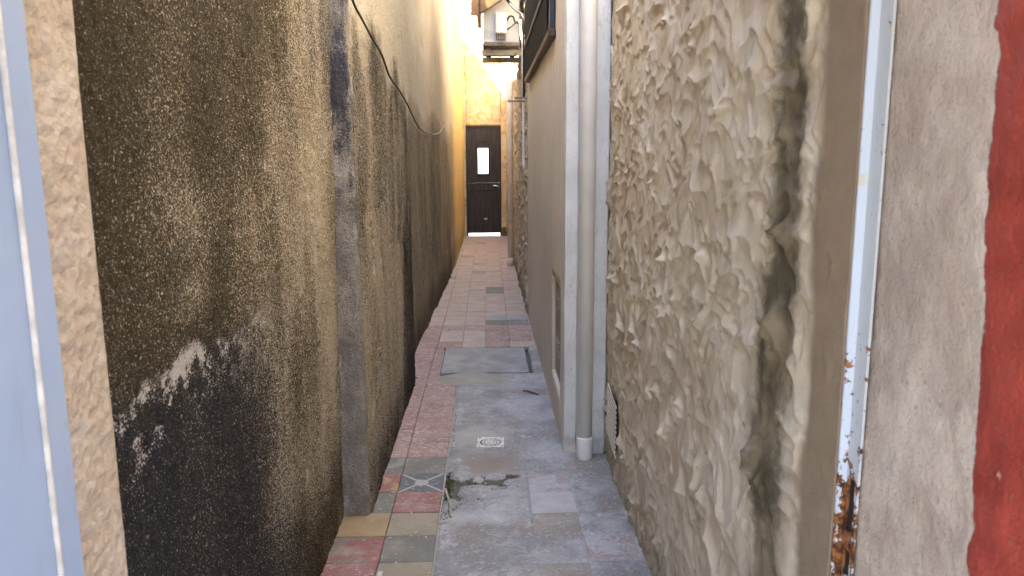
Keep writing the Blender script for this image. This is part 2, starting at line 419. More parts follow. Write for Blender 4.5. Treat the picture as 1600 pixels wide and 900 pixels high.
def lathe(bm, prof, cx, cy, seg=24):
    rings = [[bm.verts.new((cx + r * math.cos(2 * math.pi * k / seg), cy + r * math.sin(2 * math.pi * k / seg), z)) for k in range(seg)] for r, z in prof]
    for A, B in zip(rings, rings[1:]):
        for k in range(seg): bm.faces.new((A[k], A[(k + 1) % seg], B[(k + 1) % seg], B[k]))
    bm.faces.new(rings[0]); bm.faces.new(rings[-1])

def relief(name, U, V, P, T, mat, attrs=None, parent=None, smooth=True, loc=None):
    """solid with a displaced front: U, V 1-D coordinates, P(nu,nv,3) front points, T back offset"""
    nu, nv = len(U), len(V)
    front = P.reshape(-1, 3)
    idx = np.arange(nu * nv).reshape(nu, nv)
    quads = np.stack([idx[:-1, :-1], idx[1:, :-1], idx[1:, 1:], idx[:-1, 1:]], -1).reshape(-1, 4)
    loop = np.concatenate([idx[:, 0], idx[-1, 1:], idx[-2::-1, -1], idx[0, -2:0:-1]])
    back = front[loop] + np.array(T)
    n0 = nu * nv; nl = len(loop); k = np.arange(nl); k2 = (k + 1) % nl
    side = np.stack([loop[k2], loop[k], n0 + k, n0 + k2], -1)
    verts = np.concatenate([front, back])
    org = np.array(loc if loc is not None else (0, 0, 0), float)
    verts = verts - org
    faces = np.concatenate([quads, side])
    me = bpy.data.meshes.new(name)
    nf = len(faces)
    me.vertices.add(len(verts)); me.vertices.foreach_set('co', verts.astype(np.float32).ravel())
    me.loops.add(nf * 4 + nl); me.polygons.add(nf + 1)
    me.loops.foreach_set('vertex_index', np.concatenate([faces.ravel(), n0 + k]).astype(np.int32))
    ls = np.concatenate([np.arange(nf) * 4, [nf * 4]]).astype(np.int32)
    me.polygons.foreach_set('loop_start', ls)
    sm = np.zeros(nf + 1, bool); sm[:len(quads)] = smooth
    me.polygons.foreach_set('use_smooth', sm)
    me.update(); me.validate()
    for an, av in (attrs or {}).items():
        a = me.attributes.new(an, 'FLOAT', 'POINT')
        full = np.zeros(len(verts), np.float32); full[:n0] = np.asarray(av, np.float32).ravel(); full[n0:] = full[loop]
        a.data.foreach_set('value', full)
    me.materials.append(mat)
    o = bpy.data.objects.new(name, me); link(o, parent)
    off = Vector((0, 0, 0)); b = parent
    while b is not None: off += b.location; b = b.parent
    o.location = Vector(org.tolist()) - off
    return o
def seq(*segs):
    """seq((a,b,step),(b,c,step)...)"""
    out = [np.array([segs[0][0]])]
    for a, b, s in segs:
        n = max(1, int(round((b - a) / s))); out.append(np.linspace(a, b, n + 1)[1:])
    return np.concatenate(out)
def alley_wall(name, Ys, Zs, x0, sgn, h, thick, mat, attrs=None, parent=None):
    YY, ZZ = np.meshgrid(Ys, Zs, indexing='ij')
    XX = x0(YY) + sgn * h
    if sgn < 0: pass
    P = np.stack([XX, YY, ZZ], -1)
    ym = (Ys[0] + Ys[-1]) / 2
    o = relief(name, Ys, Zs, P, (-sgn * thick, 0, 0), mat, attrs, parent, loc=(float(x0(np.array(ym))), ym, float(Zs[0])))
    if sgn < 0:
        o.data.flip_normals()
    return o

def scoops(Ys, Zs, dens, amp, seed, big=1.0):
    """trowel pulls: smooth hollows of many sizes that meet in thin sharp crests"""
    r = np.random.default_rng(seed)
    y0, y1, z0, z1 = Ys[0], Ys[-1], Zs[0], Zs[-1]
    YY, ZZ = np.meshgrid(Ys, Zs, indexing='ij')
    N = int((y1 - y0) * (z1 - z0) * dens)
    YW = YY + (fbm(YY * 7, ZZ * 7, seed + 3, 2, .45) - .5) * .13
    ZW = ZZ + (fbm(YY * 6, ZZ * 6, seed + 9, 2, .45) - .5) * .13
    H = np.full(YY.shape, 1.25)
    for i in range(N):
        cy = r.uniform(y0 - .03, y1 + .03); cz = r.uniform(z0 - .03, z1 + .03)
        a = big * r.uniform(.022, .058) * (1.4 if r.random() < .15 else 1); b = a * r.uniform(.8, 2.0); th = r.normal(0, .65)
        m = max(a, b) * 1.9 + .06
        i0, i1 = np.searchsorted(Ys, [cy - m, cy + m]); j0, j1 = np.searchsorted(Zs, [cz - m, cz + m])
        if i1 - i0 < 2 or j1 - j0 < 2: continue
        py = YW[i0:i1, j0:j1] - cy; pz = ZW[i0:i1, j0:j1] - cz
        c, s = math.cos(th), math.sin(th)
        v = (py * c - pz * s) / b; u = (py * s + pz * c) / a       # u up the wall
        rr = np.sqrt(u * u + (v * (1 + .35 * np.clip(u, -1, 1))) ** 2)
        new = .9 * rr ** 3.4 - r.uniform(.15, .55) * u + r.uniform(0, .35)
        H[i0:i1, j0:j1] = np.minimum(H[i0:i1, j0:j1], new)
    md = .6 + .7 * sst(.30, .66, fbm(YY * 11, ZZ * 11, seed + 20, 3))
    H = np.clip(H, -.6, 1.25)
    return amp * ((H - .3) * md + .5 * (fbm(YY * 5, ZZ * 5, seed + 30, 3) - .5) + .08 * (fbm(YY * 40, ZZ * 40, seed + 33, 3) - .5))

# ================================================================== SETTING
# street and ground
bm = bmesh.new(); bx(bm, -60, 60, -60, 80, -.5, -.075)
tag(obj('ground', bm, M['ground']), 'plain grey paved ground around the alley', kind='structure')

cn = box('sky_blocker_slab', -3, 3, -.75, 1.10, 2.55, 2.70, M['bed'], None, .005); tag(cn, 'unseen cement slab added over the gate to cut sky light', kind='structure')  # added out of view to hold sky light off the gate
tag(box('sky_blocker_front', -14, 14, -10.5, -9.5, -.075, 6.0, M['cream'], None, 0), 'unseen house front added across the street to cut sky light', 'building')  # put in behind the camera to block low sky light on the gate
# alley floor: one cement bed with tile zones left low, a trench round the cover, broken cement and stones
Yf = seq((.35, 2.3, .05), (2.3, 5.95, .0115), (5.95, 14.25, .05)); Xf = seq((-.66, .60, .0115))
XX, YY = np.meshgrid(Xf, Yf, indexing='ij')
wob = (fbm(XX * 9, YY * 9, 40) - .5)
tl = sst(-.205, -.215, XX + wob * .02) * (YY < 5.75)                                    # left tile strip
tf = (YY > 5.745) * (XX < .352)                                                        # tiled far part
RC = {(0, 0): 'white', (1, 0): 'rose', (-1, 0): 'brown', (-3, 0): 'brown', (-2, 1): 'rose'}
tr = np.zeros_like(XX)
for (k_, c_) in RC:
    tr = np.maximum(tr, (XX > .167 + .19 * c_) * (XX < .359 + .19 * c_) * (YY > 2.959 + .197 * k_) * (YY < 3.158 + .197 * k_) * 1.0)
#                                     # filmed tiles on the right
hz = (fbm(XX * 4, YY * 4, 41) - .5) * .006 + (fbm(XX * 22, YY * 22, 45) - .5) * .0035
hz = hz * (1 - np.clip(tl + tf + tr, 0, 1)) - .012 * np.clip(tl + tf + tr, 0, 1)
# broken corner beside the tiles: soil dip with two stones
brk = np.exp(-(((XX + .165) / .055) ** 2 + ((YY - 3.22) / .21) ** 2)) + .85 * np.exp(-(((XX + .06) / .14) ** 2 + ((YY - 3.27) / .075) ** 2)) + .6 * np.exp(-(((XX - .09) / .07) ** 2 + ((YY - 3.34) / .05) ** 2))
brk = np.clip(brk + (fbm(XX * 30, YY * 30, 50) - .5) * .9 * (brk > .08), 0, 1) * (XX > -.212)
hz = hz - .016 * sst(.3, .75, brk)
def lump(cx, cy, a, b, th, hgt):
    c, s = math.cos(th), math.sin(th); dx = XX - cx; dy = YY - cy
    u = (dx * c + dy * s) / a; v = (-dx * s + dy * c) / b
    r = np.sqrt(u * u + v * v) + (fbm(XX * 24, YY * 24, 55) - .5) * .5
    return hgt * sst(1.05, .75, r), sst(1.1, .9, r)
stone = np.zeros_like(XX)
for a in ((-.138, 3.345, .052, .044, .3, .012), (-.135, 3.43, .04, .022, -.4, .009), (-.072, 3.175, .075, .062, .1, .008), (.045, 3.13, .10, .06, .2, .005), (-.16, 3.52, .03, .02, 0, .008), (.02, 3.33, .05, .03, .3, .006), (-.06, 3.30, .03, .022, .8, .005), (-.17, 3.06, .03, .04, 0, .004), (.10, 3.27, .05, .025, .2, .005)):
    l, mk = lump(*a); hz = np.maximum(hz, hz * (1 - mk) + l * mk - .002 * (1 - mk)); stone = np.maximum(stone, mk)
soil = np.clip(sst(.3, .7, brk) * (1 - stone), 0, 1)
film = np.clip(1.3 * np.exp(-(((XX - .0) / .17) ** 4 + ((YY - 3.47) / .16) ** 4)) - .3 + (fbm(XX * 9, YY * 9, 58) - .5) * .8, 0, 1)
crk = np.abs(YY - (3.20 + .10 * XX + (fbm(XX * 14, YY * 0 + 3, 60) - .5) * .10)); crk = np.exp(-(crk / .006) ** 2) * (XX > -.12) * (XX < .15)
hz = hz - .006 * crk; soil = np.maximum(soil, crk * .9)
# trench round the inspection cover
inner = (XX > -.345) * (XX < .292) * (YY > 5.02) * (YY < 5.765)
hz = np.where(inner, -.04, hz)
tr2 = (XX > .268) * (XX < .292) * (YY > 5.05) * (YY < 5.765)
soil = np.maximum(soil, inner * 1.0)
mort = sst(.2, .6, np.clip(tl + tf + tr, 0, 1)) * (1 - inner)
patch = np.exp(-(((XX + .06) / .11) ** 2 + ((YY - 3.80) / .13) ** 2)) * .9
P = np.stack([XX, YY, hz], -1)
path = relief('path', Xf, Yf, P, (0, 0, -.11), M['floor'], dict(soil=soil, mortar=mort, patch=patch, film=film * (1 - stone)))
tag(path, 'grey cement alley floor with tile borders', kind='structure')

# floor tiles, each a child of the path
_tm = {}
def tile_mesh(wx, wy, mat):
    key = (round(wx, 4), round(wy, 4), mat.name)
    if key not in _tm:
        bm = bmesh.new(); r = bmesh.ops.create_cube(bm, size=1); bmesh.ops.scale(bm, vec=(wx, wy, .022), verts=bm.verts)
        bmesh.ops.translate(bm, vec=(0, 0, -.011), verts=bm.verts)
        es = [e for e in bm.edges if all(v.co.z > -.005 for v in e.verts)]
        bmesh.ops.bevel(bm, geom=es, offset=.0022, segments=1, affect='EDGES')
        me = bpy.data.meshes.new('tile'); bm.to_mesh(me); bm.free(); me.materials.append(mat); _tm[key] = me
    return _tm[key]
tr_ = random.Random(5)
def tile(x0, x1, y0, y1, mat, z=0.0, gap=.0028, tilt=.006):
    o = bpy.data.objects.new('tile', tile_mesh(x1 - x0 - gap, y1 - y0 - gap, mat))
    link(o, path); o.location = ((x0 + x1) / 2, (y0 + y1) / 2, z + tr_.uniform(-.0012, .0018))
    o.rotation_euler = (tr_.gauss(0, tilt), tr_.gauss(0, tilt), tr_.gauss(0, .004))
    return o
S = .197; Y0 = 2.98
def rowy(k): return Y0 + k * S, Y0 + (k + 1) * S
A0, A1, B1 = -.607, -.411, -.213
LA = {-4: 'red', -3: 'red', -2: 'mix', -1: 'ochre', 0: 'grey', 1: 'mix2', 2: 'grey'}
LB = {-4: 'grey', -3: 'beige', -2: 'grey', -1: 'beige', 0: 'red', 1: 'flower', 2: 'grey'}
for k in range(-4, 14):
    ya, yb = rowy(k); xa = A0 if yb < 2.985 else -.492
    ka = LA.get(k, 'pink'); kb = LB.get(k, 'pink')
    if k >= 10: xa = -.558
    if k == 9: xa = -.482
    tile(xa, A1, ya, yb, M['t_' + ka])
    if k in (9, 10):
        tile(A1, B1, ya, yb, M['t_pink']) if k == 9 else None
    if k < 9:
        tile(A1, B1, ya, yb, M['flower'] if kb == 'flower' else M['t_' + kb])
    if k >= 10: tile(A1, -.35, ya, yb, M['t_pink'])
    if k >= 9 and k < 13: pass
cols = [-.568, -.402, -.213, -.034, .157, .348]
for k in range(14, 56):
    ya, yb = rowy(k)
    for c in range(5):
        xa, xb = cols[c], cols[c + 1]
        wl = -.555 + (ya - 5.9) * (.121 / 8.0)
        if c == 0:
            xa = max(xa, wl + .002)
            if xb - xa < .03: continue
        mt = 't_far' if k > 17 or tr_.random() < .35 else 't_pink'
        if k in (18, 19) and c >= 3: mt = 't_grey' if k == 18 else 't_cem'
        if k in (26, 27) and c == 3: mt = 't_grey'
        if tr_.random() < .05: mt = 't_brown'
        tile(xa, xb, ya, yb, M[mt], tilt=.003)
for (k, c), mt in RC.items():
    ya, yb = rowy(k); ya -= .02; yb -= .02
    xa = .168 + .19 * c
    tile(xa, min(xa + .19, .56), ya, yb, M['t_' + mt], z=-.0034, tilt=.003, gap=.0016)

# ------------------------------------------------------------------ left walls
def rough_h(YY, ZZ, seed, a=.010, b=.004):
    return (fbm(YY * 5, ZZ * 4, seed) - .5) * a + (fbm(YY * 45, ZZ * 45, seed + 5, 4, .65) - .5) * b * 2
# near wall, black with mould
Ys = seq((1.15, 2.99, .0065)); Zs = seq((-.07, 2.25, .0065), (2.25, 3.9, .25))
YY, ZZ = np.meshgrid(Ys, Zs, indexing='ij')
n1 = fbm(YY * 3.2, ZZ * 1.6, 70, 5); n2 = fbm(YY * 6, ZZ * 2.6, 76, 5, .6); n3 = fbm(YY * 16, ZZ * 16, 80, 4, .6)
toY = sst(1.50, 2.35, YY + (n1 - .5) * .9)
mould = 1.14 - .78 * toY + (n1 - .5) * .7 + (n2 - .5) * .5 * (.4 + toY)
mould += .30 * sst(1.25, 1.9, ZZ) * toY
mould += .55 * sst(.55, .1, ZZ + (n2 - .5) * .5) * toY
mould -= .34 * np.exp(-(((YY - 1.60) / .17) ** 2 + ((ZZ - 1.33) / .10) ** 2))
mould -= .35 * np.exp(-(((YY - 1.56) / .12) ** 2 + ((ZZ - 1.17) / .06) ** 2))
mould -= .12 * (ZZ > 1.04) * (1 - toY)
pz = 1.03 + (n3 - .5) * .10 + (n2 - .5) * .05
brk_ = fbm(YY * 22, ZZ * 22, 91, 4, .65)
pale = np.exp(-((ZZ - pz) / .026) ** 2) * sst(2.2, 1.8, YY) * (-.15 + 1.55 * brk_)
pale += .62 * np.exp(-((ZZ - pz + .05) / .10) ** 2) * sst(2.3, 1.8, YY) * sst(.50, .66, brk_)
pale += .50 * np.exp(-((np.clip(pz - ZZ, 0, 9)) / .10) ** 2) * (ZZ < pz) * sst(1.62, 1.30, YY) * sst(.46, .62, brk_)
pale += .42 * np.exp(-(((YY - 1.92) / .10) ** 2 + ((ZZ - .90 - (YY - 1.92) * .3) / .022) ** 2))
pale += .50 * sst(1.62, 1.95, ZZ + (n2 - .5) * .9) * sst(2.25, 2.8, YY)
for (cy, cz, a) in ((2.10, 1.42, .05), (2.55, 1.32, .05), (2.62, 1.12, .06), (2.33, 1.98, .05), (2.2, 1.05, .045), (2.4, .42, .05)):
    pale += .95 * np.exp(-(((YY - cy) / (a * .45)) ** 2 + ((ZZ - cz) / a) ** 2) * 1.3) * (n3 > .42)
damp = sst(1.10, .98, ZZ + (n3 - .5) * .1) * sst(2.5, 2.0, YY)
damp = np.maximum(damp, .8 * sst(2.3, 2.7, YY) * sst(1.3, 1.8, ZZ))
h = rough_h(YY, ZZ, 61, .014, .006) - .004 * np.clip(pale, 0, 1) * 1.2
nearwall = alley_wall('boundary_wall', Ys, Zs, lambda y: -.604 + 0 * y, 1, h + .016 * np.clip(ZZ, 0, 2) * sst(1.6, 2.6, YY), .2, M['rough'], dict(mould=mould, pale=pale, damp=damp, clean=0 * YY, yellow=0 * YY))
tag(nearwall, 'roughcast boundary wall blackened with mould, pale efflorescence band, beside the cream jamb', 'wall')

# second, thicker wall with a grey cement post end
Ys = seq((2.99, 4.80, .008)); Zs = seq((-.07, 2.6, .008), (2.6, 3.9, .3))
YY, ZZ = np.meshgrid(Ys, Zs, indexing='ij')
n1 = fbm(YY * 3, ZZ * 1.6, 101, 5); n2 = fbm(YY * 8, ZZ * 1.5, 106, 5, .6); n3 = fbm(YY * 18, ZZ * 18, 109, 4, .6)
edge = 1.98 - .12 * (YY - 3) + (n1 - .5) * .55 + (n3 - .5) * .08
mould = .32 + .30 * sst(edge + .05, edge - .12, ZZ) * sst(.85, 1.25, ZZ + (n1 - .5) * .4)
mould += (n2 - .5) * .5 + (n1 - .5) * .5
mould += .45 * sst(4.05, 4.55, YY + (n2 - .5) * .3) * sst(1.3, .8, ZZ) + .35 * sst(.35, .05, ZZ + (n2 - .5) * .3)
mould = np.where(ZZ > edge, mould - .32 * sst(edge, edge + .1, ZZ), mould)
clean = sst(edge - .02, edge + .10, ZZ)
pale = .45 * (n2 > .62) * sst(.5, .75, n3)
for (cy, cz, a) in ((3.5, 1.3, .03), (3.62, 1.62, .03), (3.35, .95, .05), (3.5, .72, .04)):
    pale = pale + .9 * np.exp(-(((YY - cy) / (a * .4)) ** 2 + ((ZZ - cz) / a) ** 2) * 1.4)
h = rough_h(YY, ZZ, 120, .012, .006)
chip = sst(.66, .74, fbm(YY * 9, ZZ * 5, 133, 4)) * (ZZ < 1.3); h = h - .010 * chip
# small drilled hole
hole = np.exp(-(((YY - 4.40) / .014) ** 2 + ((ZZ - 1.36) / .018) ** 2)); h = h - .03 * sst(.4, .7, hole)
mould = mould + 1.2 * sst(.3, .6, hole)  # also paints the dark of the hole into the wall colour
wall2 = alley_wall('thick_wall', Ys, Zs, lambda y: -.497 + (y - 3) * .008, 1, h - .008 * np.clip(ZZ, 0, 2) * sst(4.6, 3.2, YY), .3, M['rough'], dict(mould=mould, pale=pale, damp=.75 + 0 * YY, clean=clean, yellow=0 * YY))
tag(wall2, 'thick roughcast wall with grey cement end post, black cable running across it', 'wall')
Zp = seq((-.005, 2.3, .008), (2.3, 3.9, .3)); Xp = seq((-.606, -.497, .006))
XX2, ZZ2 = np.meshgrid(Xp, Zp, indexing='ij')
hp = (fbm(XX2 * 40, ZZ2 * 40, 140) - .5) * .008 + (fbm(XX2 * 8, ZZ2 * 5, 144) - .5) * .012
fade = sst(-.499, -.508, XX2 + (fbm(XX2 * 10, ZZ2 * 14, 149) - .5) * .012)
yy = 2.955 + .012 * (1 - fade) - hp
XX2 = XX2 + np.clip(ZZ2, 0, 2) * np.interp(XX2, [-.606, -.497], [.014, -.008])
Pp = np.stack([XX2 + (ZZ2 - 0) * .0 + (fbm(XX2 * 0, ZZ2 * 9, 152) - .5) * .008 * (XX2 > -.55), yy, ZZ2], -1)
post = relief('end_post', Xp, Zp, Pp, (0, .05, 0), M['post'], parent=wall2, loc=(-.55, 2.98, 0))
post['label'] = 'grey cement post face streaked black and white'

# third wall, set back, running to the yellow end
Ys = seq((4.80, 9.5, .018), (9.5, 14.10, .035)); Zs = seq((-.07, 3.53, .022))
YY, ZZ = np.meshgrid(Ys, Zs, indexing='ij')
n1 = fbm(YY * 1.2, ZZ * 1.0, 161, 5); n2 = fbm(YY * 7, ZZ * .9, 166, 4); n3 = fbm(YY * 18, ZZ * 18, 169, 4, .6)
edge = 1.72 + (n1 - .5) * .5 + (n3 - .5) * .1 + .02 * (YY - 6)
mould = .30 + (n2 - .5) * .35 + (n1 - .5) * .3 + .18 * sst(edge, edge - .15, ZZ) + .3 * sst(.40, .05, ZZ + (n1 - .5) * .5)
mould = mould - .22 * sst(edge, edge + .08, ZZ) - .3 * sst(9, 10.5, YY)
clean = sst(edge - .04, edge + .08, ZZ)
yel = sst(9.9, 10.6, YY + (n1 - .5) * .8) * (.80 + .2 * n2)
h = rough_h(YY, ZZ, 180, .03, .006)
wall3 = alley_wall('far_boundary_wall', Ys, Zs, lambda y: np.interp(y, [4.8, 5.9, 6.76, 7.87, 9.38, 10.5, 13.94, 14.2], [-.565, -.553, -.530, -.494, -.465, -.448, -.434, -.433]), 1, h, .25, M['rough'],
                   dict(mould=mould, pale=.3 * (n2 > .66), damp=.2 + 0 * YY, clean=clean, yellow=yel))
tag(wall3, 'long brown boundary wall turning yellow towards the dark door', 'wall')
box('wall_top', -.82, -.55, 4.9, 6.9, 3.53, 3.9, M['bed'], wall3, 0)

# ------------------------------------------------------------------ right walls
# near stucco wall with deep trowel pulls
Ys = seq((1.195, 3.60, .0042)); Zs = seq((-.07, 2.25, .0042))
H = scoops(Ys, Zs, 780, .0245, 3)
YY, ZZ = np.meshgrid(Ys, Zs, indexing='ij')
gm_ = sst(3.165, 3.18, YY) * sst(3.415, 3.40, YY) * sst(.14, .155, ZZ) * sst(.41, .395, ZZ)
H = H * (1 - gm_) - .006 * gm_
smooth = sst(1.335, 1.29, YY + (fbm(YY * 6, ZZ * 6, 210) - .5) * .06)
H = H * (1 - .88 * smooth)
cz = 1.445 + (fbm(YY * 0, ZZ * 2.2, 200) - .5) * .12
stain = np.exp(-(np.abs(YY - cz - .02) / (.05 + .06 * fbm(YY * 0, ZZ * 3, 203))) ** 2.6) * (.62 + .75 * fbm(YY * 9, ZZ * 3, 205))
stain += .22 * np.exp(-((YY - 1.56) / .10) ** 2) * fbm(YY * 6, ZZ * 2, 206)
stain += .4 * sst(.28, .05, ZZ + (fbm(YY * 5, ZZ * 5, 207) - .5) * .25) * (YY > 1.9)
stw = alley_wall('stucco_wall', Ys, Zs, lambda y: np.interp(y, [1.195, 1.36, 3.6], [.575, .561, .556]), -1, H, .2, M['stucco'], dict(stain=stain, smooth=smooth))
tag(stw, 'cream wall with deep swirled trowelled stucco and a dark vertical stain', 'wall')
box('wall_top', .57, .76, 1.195, 3.60, 2.2502, 4.6, M['cream'], stw, 0)
# corner block holding the downpipe, cream wall behind
crw = empty('cream_wall', (.45, 5.3, 0)); tag(crw, 'smooth cream plaster wall with barred window and vent plate', 'wall')
Ys = seq((3.60, 6.95, .06)); Zs = seq((-.07, 4.6, .06))
YY, ZZ = np.meshgrid(Ys, Zs, indexing='ij')
h = (fbm(YY * 2, ZZ * 2, 220) - .5) * .008
hole_y = (3.83, 4.31); hole_z = (.235, .775)
for ya, yb, za, zb in ((3.60, 3.825, -.07, 4.6), (3.825, 4.315, -.07, .225), (3.825, 4.315, .785, 4.6), (4.315, 6.95, -.07, 4.6)):
    Ys = seq((ya, yb, .05)); Zs = seq((za, zb, .05)); YY, ZZ = np.meshgrid(Ys, Zs, indexing='ij')
    alley_wall('plaster_face', Ys, Zs, lambda y: .362 + 0 * y, -1, (fbm(YY * 1.1, ZZ * 1.1, 220, 2) - .5) * .008, .3, M['cream'], parent=crw)
def pale_face(name, x0, x1, y, z1, parent, seed, skew=.0):
    Xs = seq((x0, x1, .008)); Zs = seq((.0, z1, .012)); A, B = np.meshgrid(Xs, Zs, indexing='ij')
    hh = (fbm(A * 30, B * 12, seed) - .5) * .005 + (fbm(A * 6, B * 3, seed + 4) - .5) * .008
    dam = sst(.10, .0, B + (fbm(A * 30, B * 20, seed + 9) - .5) * .12) * .02
    return relief(name, Xs, Zs, np.stack([A + (fbm(A * 0, B * 8, seed + 2) - .5) * .004, y - hh + dam, B], -1), (0, .12, 0), M['pale'], parent=parent, loc=((x0 + x1) / 2, y, 0))
pale_face('corner_strip', .3585, .4185, 3.585, 4.6, crw, 230)
pale_face('pipe_chase', .4195, .5555, 3.555, 4.6, crw, 240)
# downpipe at the corner
dp = empty('downpipe', (.455, 3.535, 0)); tag(dp, 'grey white plastic downpipe in the pale corner beside the stucco wall', 'pipe')
bm = bmesh.new(); lathe(bm, [(.036, .10), (.036, 2.6), (.036, 4.5)], .455, 3.532, 28); obj('pipe', bm, M['pvc'], dp, True)
bm = bmesh.new(); lathe(bm, [(.038, .0), (.0395, .004), (.0395, .100), (.0385, .108), (.036, .110)], .455, 3.532, 28); obj('socket', bm, M['pvc'], dp, True)
# vent plate
vp_ = empty('vent_plate', (.38, 4.07, .2)); tag(vp_, 'beige slotted vent plate set low in the cream wall', 'vent')
box('plate', .380, .392, 3.8255, 4.3145, .2255, .7845, M['grille'], vp_, 0)
for z in [.63, .655, .68, .36, .385, .41, .435]:
    for yc in (3.95, 4.07, 4.19):
        bm = bmesh.new(); bx(bm, .3775, .3815, yc - .045, yc + .045, z - .0035, z + .0035, 0, Matrix.Rotation(R_(0), 3, 'X'))
        obj('slot', bm, M['slot'], vp_, loc=(.3795, yc, z))
        bm = bmesh.new(); bx(bm, .373, .3798, yc - .047, yc + .047, z + .0035, z + .009, .001); obj('louvre', bm, M['grille'], vp_, loc=(.377, yc, z))
# small ribbed grille low on the stucco wall
gr = empty('ribbed_grille', (.548, 3.28, .15)); tag(gr, 'narrow ribbed grille low on the stucco wall beside the downpipe', 'vent')
box('back_plate', .546, .552, 3.18, 3.40, .155, .395, M['slot'], gr, .002)
for i in range(11):
    z = .158 + i * .0225
    bm = bmesh.new(); bx(bm, .5425, .5475, 3.170, 3.410, z, z + .010, .001, Matrix.Rotation(R_(9), 3, 'X')); obj('rib', bm, M['cream'], gr, loc=(.542, 3.29, z))

# far stucco wall
Ys = seq((6.95, 10.6, .0125), (10.6, 14.12, .022)); Zs = seq((-.07, 3.0, .0125), (3.0, 4.6, .03))
H = scoops(Ys, Zs, 420, .022, 9, 1.0)
YY, ZZ = np.meshgrid(Ys, Zs, indexing='ij')
fst = alley_wall('far_stucco_wall', Ys, Zs, lambda y: .358 - .006 * (y - 7) / 3, -1, H, .3, M['stucco'], dict(stain=.55 * sst(.35, .05, ZZ + (fbm(YY * 3, ZZ * 3, 260) - .5) * .3), smooth=0 * YY))
tag(fst, 'sandy stucco wall carrying the air conditioner and the slim far pipe', 'wall')

# ------------------------------------------------------------------ end wall and door
YE = 14.12
ew = empty('end_wall', (0, YE, 0)); tag(ew, 'yellow peeling end wall with bleached brick courses over the dark door', 'wall')
def wpanel(name, x0, x1, z0, z1, seed):
    Xs = seq((x0, x1, .03)); Zs = seq((z0, z1, .03)); A, B = np.meshgrid(Xs, Zs, indexing='ij')
    hh = (fbm(A * 4, B * 4, seed) - .5) * .02 + sst(.5, .56, fbm(A * 7 + 3, B * 7, seed + 6)) * .008
    return relief(name, Xs, Zs, np.stack([A, YE - hh, B], -1), (0, .22, 0), M['peel'], parent=ew, loc=((x0 + x1) / 2, YE, z0))
wpanel('plaster', -.75, -.392, -.07, 3.40, 300); wpanel('plaster', .240, .75, -.07, 3.40, 310); wpanel('plaster', -.3918, .2398, 1.985, 3.40, 320)
box('brick_backing', -.75, .75, YE + .015, YE + .22, 3.4002, 5.0, M['bed'], ew, 0)
bme = None
for r in range(21):
    z = 3.405 + r * .075
    for c in range(7):
        x = -.80 + c * .235 + (.117 if r % 2 else 0)
        xa, xb = max(x, -.74), min(x + .222, .74)
        if xb - xa < .05: continue
        if abs(xb - xa - .222) < 1e-6:
            if bme is None:
                bm = bmesh.new(); bx(bm, -.111, .111, -.02, .02, 0, .062, .006); bme = bpy.data.meshes.new('brick'); bm.to_mesh(bme); bm.free(); bme.materials.append(M['brick'])
            o = bpy.data.objects.new('brick', bme); link(o, ew); o.location = ((xa + xb) / 2, .012 + tr_.uniform(-.006, .006), z)
        else: box('brick', xa, xb, YE - .008, YE + .032, z, z + .062, M['brick'], ew, .006)

dr = empty('alley_door', (-.08, YE, 0)); tag(dr, 'dark brown narrow door with small barred window at the alley end', 'door')
yd0, yd1 = YE - .012, YE + .033
box('jamb', -.3915, -.362, YE - .03, YE + .07, .0, 1.984, M['door'], dr); box('jamb', .214, .2395, YE - .03, YE + .07, .0, 1.984, M['door'], dr)
box('head', -.3618, .2138, YE - .03, YE + .07, 1.952, 1.984, M['door'], dr)
wx0, wx1, wz0, wz1 = -.175, .008, 1.13, 1.70
box('lower_panel', -.3625, .2145, yd0, yd1, .050, .83, M['door'], dr); box('mid_rail', -.3625, .2145, yd0 - .012, yd1, .8315, .965, M['door'], dr)
box('stile', -.3625, wx0, yd0, yd1, .9665, 1.9525, M['door'], dr); box('stile', wx1, .2145, yd0, yd1, .9665, 1.9525, M['door'], dr)
box('cross_rail', wx0, wx1, yd0, yd1, .9665, wz0, M['door'], dr); box('cross_rail', wx0, wx1, yd0, yd1, wz1 - .115, 1.9525, M['door'], dr)
wf = box('window_frame', wx0 - .022, wx0, yd0 - .02, yd0 - .001, wz0 - .02, wz1 + .02, M['door'], dr)
for a in ((wx1, wx1 + .022, wz0 - .02, wz1 + .02), (wx0, wx1, wz0 - .02, wz0), (wx0, wx1, wz1, wz1 + .02)): box('window_frame', a[0], a[1], yd0 - .02, yd0 - .001, a[2], a[3], M['door'], dr)
box('pane', wx0, wx1, YE + .012, YE + .016, wz0, wz1 - .115, M['glass'], wf, 0)
bm = bmesh.new(); bx(bm, -.0865, -.0815, yd0 - .008, yd0 + .004, wz0, wz1 - .115); bx(bm, -.098, -.070, yd0 - .009, yd0 + .003, 1.36, 1.376); bx(bm, -.0885, -.0795, yd0 - .010, yd0 + .002, 1.376, 1.43); obj('window_bar', bm, M['bars'], wf)
bm = bmesh.new(); bx(bm, .165, .205, yd0 - .008, yd0, .83, .94, .004); lk = obj('lock_plate', bm, M['handle'], dr)
tube_obj('handle', [(.185, yd0 - .002, .905), (.185, yd0 - .045, .905), (.175, yd0 - .055, .906), (.12, yd0 - .055, .915), (.085, yd0 - .05, .908)], .010, M['handle'], lk)
box('letter_slot', -.075, -.02, yd0 - .006, yd0, .295, .325, M['metal'], dr, .002)
tag(box('timber_block', .243, .338, YE - .10, YE - .022, 0.006, .155, M['block'], None, .006), 'small brown timber block on the floor beside the door', 'block')
yl = empty('yellow_pilaster', (.29, YE, 0)); tag(yl, 'slim yellow plaster pilaster on the right of the dark door', 'pilaster')
